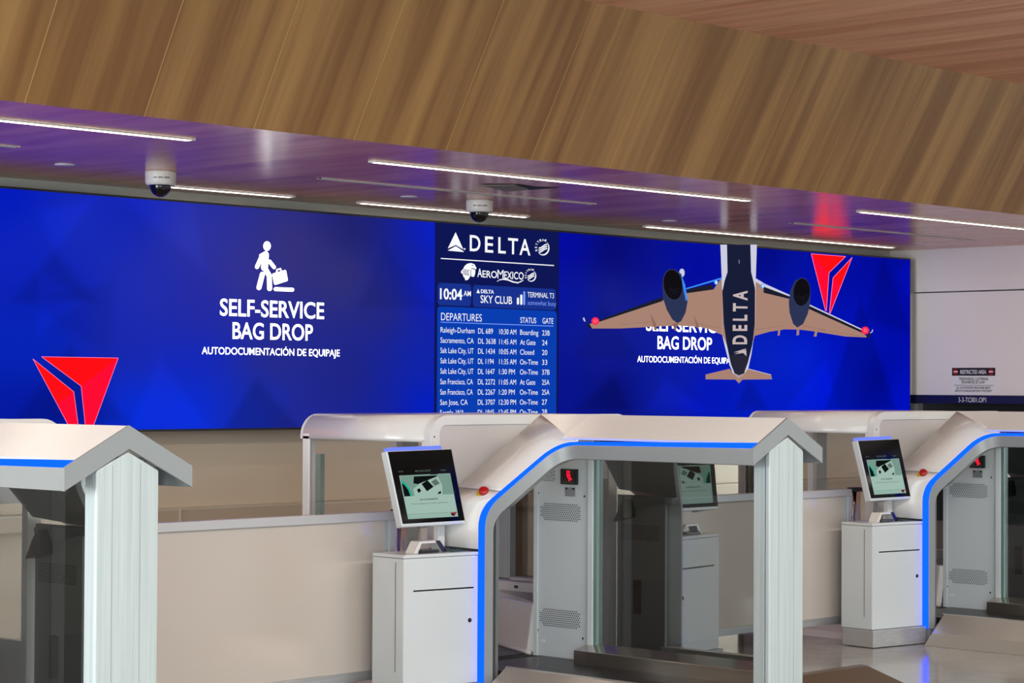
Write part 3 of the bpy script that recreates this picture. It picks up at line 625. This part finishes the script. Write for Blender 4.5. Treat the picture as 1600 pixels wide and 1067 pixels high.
# leg body behind the arch panel: inner face with grille and reader (met again as a reflection in the glass)
b = MB().box(8.57, 8.59, 8.37, 8.74, .12, 1.06); lp = b.build('inner_panel', M['greydark'], mc)
grille(8.71, 8.41, .80, .88, lp, 8.5905, 1, 'hole', .0042, False)
MB().box(8.591, 8.597, 8.55, 8.61, .36, .56).build('access_hatch', M['black'], lp, .002)
b = MB().prism([(8.72, .90), (8.66, 1.0), (8.62, 1.04), (8.60, 1.04), (8.60, .93)], 'x', 8.591, 8.66); b.build('scanner', M['black'], lp, .003)
MB().box(8.50, 8.57, 8.72, 8.76, .0, 1.0).build('leg_back', M['panel'], mc)
MB().box(8.475, 8.60, 8.345, 8.62, 0, .10).build('leg_foot', M['steel2'], mc)
# emergency stop on the arch panel
es = up[0].lerp(S2, .41)+Vector((-.004, -.006, -.036)); en = Vector((-.5, -.6, .6)).normalized()
eb = MB().lathe([(.001, .012), (.034, .012), (.036, .0), (.036, -.003)], es+en*.014, 28, 0, en).build('emergency_button', M['yellow'], mc)
MB().lathe([(.015, .012), (.015, .022), (.026, .024), (.027, .04), (.022, .046), (.001, .048)], es+en*.014, 28, 0, en).build('button_cap', M['red'], eb)
# low ramp at the far side and the thin floor bar beside it
MB().hexa([(9.42, 7.02, 0), (10.62, 7.02, 0), (10.72, 7.39, 0), (9.42, 7.39, 0)], [(9.42, 7.19, .15), (10.34, 7.19, .15), (10.37, 7.26, .15), (9.42, 7.26, .15)]).build('rear_ramp', M['brown'], mc, .004)
# --- conveyor tunnel behind the machine
tn = thing('conveyor_tunnel', 'white rounded conveyor tunnel rising behind the nearer kiosk and its arch', 'conveyor tunnel', (9.2, 9.2, 0), 'conveyor tunnels in the row')
A0, A1, B0, B1, ZT, RR = 8.51, 10.20, 8.82, 9.90, 1.535, .13
def arcpts(x0, x1, z0, zt, r, n=8):
    return [(x0, z0)]+[(x0+r-r*math.cos(math.pi/2*i/n), zt-r+r*math.sin(math.pi/2*i/n)) for i in range(n+1)]+[(x1-r+r*math.sin(math.pi/2*i/n), zt-r+r*math.cos(math.pi/2*i/n)) for i in range(n+1)]+[(x1, z0)]
pr = arcpts(A0, A1, 1.39, ZT, RR)
b = MB().ruled([(x, B0+.045, z) for x, z in pr], [(x, B1, z) for x, z in pr]); b.build('hood', M['white'], tn, 0, .02)
MB().prism(arcpts(A0, A1, 1.39, ZT, RR), 'y', B1, B1+.02).build('end_plate', M['white'], tn)
def ring(y0, y1, ro, ri): 
    n = len(ro); b = MB()
    for yy in (y0, y1): b.add([(x, yy, z) for x, z in ro]+[(x, yy, z) for x, z in ri], [(i, i+1, n+i+1, n+i) for i in range(n-1)])
    b.ruled([(x, y0, z) for x, z in ro], [(x, y1, z) for x, z in ro]); b.ruled([(x, y0, z) for x, z in ri], [(x, y1, z) for x, z in ri]); return b
ro = arcpts(A0-.004, A1+.004, 0, ZT+.004, RR); ri = arcpts(A0+.07, A1-.07, 0, ZT-.05, .05)
ring(B0, B0+.045, ro, ri).build('end_frame', M['white'], tn)
MB().box(A0+.066, A1-.066, B0+.012, B0+.022, 1.15, ZT-.046).box(9.45, A1-.066, B0+.012, B0+.022, .1, 1.15).build('end_panel', M['panel'], tn)
for x0, x1, y0, y1 in ((A0, A0+.05, B1-.06, B1), (9.22, 9.27, B1-.05, B1), (A1-.05, A1, B1-.06, B1), (A0+.002, A0+.04, B0+.045, B0+.075)): MB().box(x0, x1, y0, y1, 0, 1.42).build('frame_post', M['white'], tn, .004)
MB().box(9.27, 9.42, B1-.03, B1, .4, 1.38).build('glass_channel', M['alu'], tn)
MB().box(A1-.10, A1-.05, B1-.16, B1-.06, .45, 1.36).build('glass_channel', M['alu'], tn)
MB().box(A0+.052, A0+.085, B1-.10, B1-.06, .5, 1.30).build('glass_channel', M['edgeglass'], tn)
MB().box(A0+.012, A0+.02, B0+.08, B1-.06, .5, 1.395).build('side_glass', M['clear'], tn)
MB().box(A1-.02, A1-.012, B0+.08, B1-.06, .5, 1.395).build('side_glass', M['smoked'], tn)
MB().box(A1-.10, A1, B0+.05, B1, 0, .5).build('side_base', M['white'], tn, .01)
MB().hexa([(8.25, 8.88, 0), (8.60, 8.88, 0), (8.60, 9.8, 0), (8.25, 9.8, 0)], [(8.28, 8.88, .045), (8.60, 8.88, .075), (8.60, 9.8, .075), (8.28, 9.8, .045)]).build('skirt', M['white'], tn, .003)
MB().box(A0, A0+.03, B0+.05, B1, .07, .5).build('side_base', M['white'], tn)
b = MB().box(9.86, 9.95, 9.2, 9.75, .44, .5); lt = b.build('latch_sill', M['white'], tn, .004)
MB().box(9.857, 9.86, 9.44, 9.47, .462, .478).build('latch', M['black'], lt)
for y, z in ((B0-.001, 1.42),): MB().lathe([(.0005, .001), (.005, .001), (.005, 0)], (A0+.028, y, z), 10, 0, (0, -1, 0)).build('screw', M['hole'], tn)
# guide wall and side box inside the tunnel
b = MB().hexa([(9.31, 8.84, .162), (9.385, 8.84, .162), (9.9, 9.78, .162), (9.70, 9.78, .162)], [(9.355, 8.84, .44), (9.425, 8.84, .44), (9.95, 9.78, .44), (9.76, 9.78, .44)])
gw = b.build('guide_wall', M['white'], tn, .01)
MB().tube([(9.30, 8.80, .17), (9.315, 8.85, .168), (9.70, 9.76, .168)], .013).build('bumper', M['white'], tn)
p = [Vector((9.47, 9.10, .40)), Vector((9.485, 9.135, .40))]
b = MB()
for dz in (0, .012): b.add([Vector((9.4475, 9.085, .392+dz)), Vector((9.466, 9.125, .392+dz)), Vector((9.468, 9.125, .4+dz)), Vector((9.4495, 9.085, .4+dz))], [(0, 1, 2, 3)])
b.build('level_mark', M['labelwhite'], gw)
MB().box(8.62, 9.9, 8.86, 9.80, .12, .161).build('belt', M['belt'], tn)
# ------------------------------------------------------------------ check-in kiosk
kc = thing('check_in_kiosk', 'nearer white check-in kiosk beside the middle bag drop machine', 'kiosk', (8.2, 8.52, 0), 'check-in kiosks beside the bag drop machines')
F0, F1, K0, K1 = Vector((7.972, 8.46)), Vector((8.452, 8.388)), Vector((7.985, 8.715)), Vector((8.455, 8.41))
def ring4(z, e=0):
    c = [F0+Vector((-e, -e)), F1+Vector((e*.2, -e)), K1+Vector((0, 0)), Vector((8.455, 8.68)), K0+Vector((-e, 0))]
    return [(p.x, p.y, z) for p in c]
cb = MB().hexa(ring4(.118), ring4(.795)).build('cabinet', M['whitecool'], kc, .004)
MB().hexa(ring4(.797, .002), ring4(.815, .002)).build('top_plate', M['whitecool'], kc, .004)
pl = [Vector((7.955, 8.44)), Vector((8.455, 8.362)), Vector((8.46, 8.40)), Vector((8.46, 8.66)), Vector((7.975, 8.70))]
MB().hexa([(p.x, p.y, .004) for p in pl], [(p.x, p.y, .116) for p in pl]).build('plinth', M['steel2'], kc, .003)
fd = (F1-F0).normalized(); fn = Vector((fd.y, -fd.x))
def front(s, z, d=.0008): p = F0+fd*s+fn*d; return Vector((p.x, p.y, z))
W_ = (F1-F0).length
def patch(s0, s1, z0, z1, name, m, d0=-.002, d1=.0012, par=kc):
    return MB().hexa([front(s0, z0, d0), front(s1, z0, d0), front(s1, z0, d1), front(s0, z0, d1)], [front(s0, z1, d0), front(s1, z1, d0), front(s1, z1, d1), front(s0, z1, d1)]).build(name, m, par)
patch(.062, W_-.03, .621, .629, 'ticket_slot', M['black'])
kd = patch(.004, W_-.004, .125, .768, 'door', M['whitecool'], -.004, .0009)
q = front(W_-.055, .452, .001); MB().lathe([(.0005, .003), (.011, .003), (.012, 0)], q, 20, 0, (fn.x, fn.y, 0)).build('door_lock', M['hole'], kd)
sd = (K0-F0).normalized(); sn = Vector((-1, 0))
MB().box(F0.x-.0006, F0.x+.01, 8.522, 8.524, .2, .775).build('panel_gap', M['greydark'], kc)
# tilted monitor
BL, BR_, TL, TR_ = Vector((7.946, 8.45, .981)), Vector((8.402, 8.45, .981)), Vector((7.912, 8.525, 1.357)), Vector((8.374, 8.525, 1.361))
BL, BR_, TL, TR_ = at(629.5, 818.5, v=8.47), at(726, 813, v=8.47), at(606, 706, v=8.545), at(705, 702, v=8.545)
mn = (BR_-BL).cross(TL-BL).normalized()
if mn.y > 0: mn = -mn
def mq(s, t, d=0):      # point on the monitor face, s across, t up
    return BL.lerp(BR_, s).lerp(TL.lerp(TR_, s), t)+mn*d
def mquad(b, s0, s1, t0, t1, d, mi=0): b.quad(mq(s0, t0, d), mq(s1, t0, d), mq(s1, t1, d), mq(s0, t1, d), mi=mi)
def mbox(b, s0, s1, t0, t1, d0, d1, mi=0): b.hexa([mq(s0, t0, d0), mq(s1, t0, d0), mq(s1, t1, d0), mq(s0, t1, d0)], [mq(s0, t0, d1), mq(s1, t0, d1), mq(s1, t1, d1), mq(s0, t1, d1)], mi)
mo = MB(); mbox(mo, -.015, 1.012, -.045, 1.012, -.05, -.001); mo = mo.build('monitor', M['whitecool'], kc, .008, 0, 3)
b = MB(); mbox(b, 0, 1, 0, 1, -.001, .001); b.build('screen_glass', M['blackgloss'], mo, .0)
b = MB(); mbox(b, .05, .88, 1.013, 1.066, -.055, -.012); b.build('light_bar', M['bluepale'], mo, .004)
b = MB(); mquad(b, .095, .905, .062, .665, .0012, 0)
mquad(b, .105, .9, .375, .66, .0014, 1); b.quad(mq(.11, .375, .0015), mq(.205, .375, .0015), mq(.19, .46, .0015), mq(.15, .53, .0015), mq(.11, .56, .0015), mi=4)
b.quad(mq(.205, .375, .0016), mq(.235, .375, .0016), mq(.215, .47, .0016), mq(.165, .56, .0016), mq(.11, .60, .0016), mq(.11, .56, .0016), mq(.15, .53, .0016), mq(.19, .46, .0016), mi=2)
b.quad(mq(.27, .375, .0016), mq(.72, .375, .0016), mq(.74, .5, .0016), mq(.70, .63, .0016), mq(.40, .55, .0016), mq(.27, .47, .0016), mi=0)
b.quad(mq(.29, .55, .0017), mq(.32, .645, .0017), mq(.69, .645, .0017), mq(.68, .63, .0017), mq(.36, .535, .0017), mi=4)
b.quad(mq(.48, .43, .0018), mq(.60, .49, .0018), mq(.52, .585, .0018), mq(.415, .535, .0018), mi=4)
b.quad(mq(.62, .50, .0018), mq(.71, .53, .0018), mq(.66, .60, .0018), mq(.575, .56, .0018), mi=3)
b.quad(mq(.34, .41, .0018), mq(.39, .44, .0018), mq(.37, .48, .0018), mq(.325, .46, .0018), mi=4); b.quad(mq(.64, .385, .0018), mq(.70, .39, .0018), mq(.70, .43, .0018), mq(.66, .41, .0018), mi=4)
mquad(b, .095, .905, .125, .128, .0014, 3); mquad(b, .095, .905, .06, .125, .0013, 5)
letters(b, 'Scan Your Boarding Pass', mq(.345, .312, .0016), mq(.63, .312, .0016), mq(.345, .335, .0016), .02, 4)
letters(b, 'Place your boarding pass on the reader to get started now', mq(.20, .258, .0016), mq(.78, .258, .0016), mq(.20, .274, .0016), .0, 4)
b.quad(mq(.79, .118, .0017), mq(.895, .122, .0017), mq(.845, .072, .0017), mi=6); b.quad(mq(.79, .118, .0018), mq(.83, .095, .0018), mq(.85, .066, .0018), mq(.80, .08, .0018), mi=4)
letters(b, 'SELF BAG DROP', mq(.355, .705, .0016), mq(.60, .705, .0016), mq(.355, .73, .0016), .0, 3); letters(b, '10:04 AM', mq(.09, .712, .0016), mq(.17, .712, .0016), mq(.09, .73, .0016), .0, 3); letters(b, 'English', mq(.76, .706, .0016), mq(.85, .706, .0016), mq(.76, .724, .0016), .0, 3)
b.build('screen_picture', [g('mint', (158, 186, 174)), g('mint_mid', (118, 150, 138)), g('teal', (20, 170, 140)), g('grey_green', (92, 112, 104)), g('ink', (14, 18, 18)), g('mint_low', (148, 178, 166)), g('logo_red', (150, 30, 48))], mo)
b = MB(); mbox(b, .28, .42, -.06, -.03, -.05, -.005); b.build('camera_tab', M['greydark'], mo)
# neck behind the monitor
MB().box(8.36, 8.41, 8.60, 8.64, .816, 1.14).build('neck', M['white'], kc, .004)
MB().tube([(8.19, 8.575, .816), (8.19, 8.575, .975)], .004, 8).build('cable', M['greydark'], kc)
# boarding pass reader on the top
rd = MB(); x0, yv = 8.08, 8.50
z0 = .8155
c = [(0, 0), (.04, .062), (.185, .062), (.24, 0), (.21, 0), (.165, .05), (.055, .05), (.03, 0)]
rd.prism([(8.085+x, z0+z) for x, z in c], 'y', 8.50, 8.57); rdo = rd.build('pass_reader', M['white'], kc, .002)
MB().prism([(8.085+x, z0+z) for x, z in ((.155, .0615), (.186, .0625), (.242, 0), (.205, 0))], 'y', 8.497, 8.4995).build('reader_face', M['black'], rdo)
MB().box(8.117, 8.255, 8.485, 8.56, z0, z0+.016).build('reader_base', M['black'], kc, .002)
MB().box(8.335, 8.43, 8.46, 8.52, z0, z0+.006).build('card_pad', mat('dark_green_pad', (50, 74, 66), .3), kc)
# ------------------------------------------------------------------ barrier between machines
bc = thing('glass_barrier', 'taupe glass barrier panel with brushed top rail running up to the nearer kiosk', 'barrier', (7.3, 8.83, 0), 'barrier panels between the bag drop machines')
V0 = 8.83
MB().box(6.34, 8.235, V0-.025, V0+.025, .974, 1.021).build('top_rail', M['rail'], bc, .004)
MB().box(6.34, 8.19, V0-.006, V0+.006, .175, .974).build('panel', M['barrier'], bc)
MB().box(6.34, 8.19, V0-.02, V0+.02, .125, .175).build('bottom_rail', M['steel2'], bc, .003)
MB().box(8.19, 8.235, V0-.025, V0+.025, 0, .974).build('end_stile', M['rail'], bc, .003)
MB().box(6.34, 6.38, V0-.02, V0+.02, 0, .125).build('foot', M['steel2'], bc, .003)
MB().box(8.175, 8.19, V0-.015, V0+.015, .175, .974).build('edge_bead', M['alu'], bc)
tb = thing('tube_post', 'polished round post between the barrier end and the nearer kiosk', 'post', (8.29, 8.81, 0), 'polished posts beside the kiosks')
px, py = 8.292, 8.81
MB().lathe([(.0, 0), (.03, 0), (.03, 1.0), (.0, 1.0)], (px, py, 0), 24).build('tube', M['chrome'], tb)
MB().box(px-.055, px+.055, py-.02, py+.04, 1.002, 1.03).build('cap', M['black'], tb, .004)
# ------------------------------------------------------------------ copies along the row
dup(mc, DR, 'far white bag drop machine, its blue arch light beside the farther kiosk')
dup(mc, DL, 'nearest white bag drop machine, its gable end in front of the red emblem')
dup(tn, DR, 'white rounded conveyor tunnel behind the farther kiosk, in front of the airplane picture')
dup(tn, DL, 'white conveyor tunnel barely rising above the roof of the nearest bag drop machine')
dup(kc, DR, 'farther white check-in kiosk with steel plinth beside the far bag drop machine')
dup(bc, DR, 'taupe glass barrier panel behind the middle machine end post, running up to the farther kiosk')
dup(tb, DR, 'polished round post between the barrier end and the farther kiosk')
# thin dark bar on the floor behind the ramp
t = thing('floor_track', 'thin black track with a silver tip on the floor behind the brown ramp', 'track', (10.4, 7.7, 0))
MB().box(10.42, 10.46, 7.62, 8.1, .001, .03).build('rail', M['black'], t)
MB().box(10.42, 10.46, 7.54, 7.62, .001, .03).build('tip', M['silver'], t)
clean()
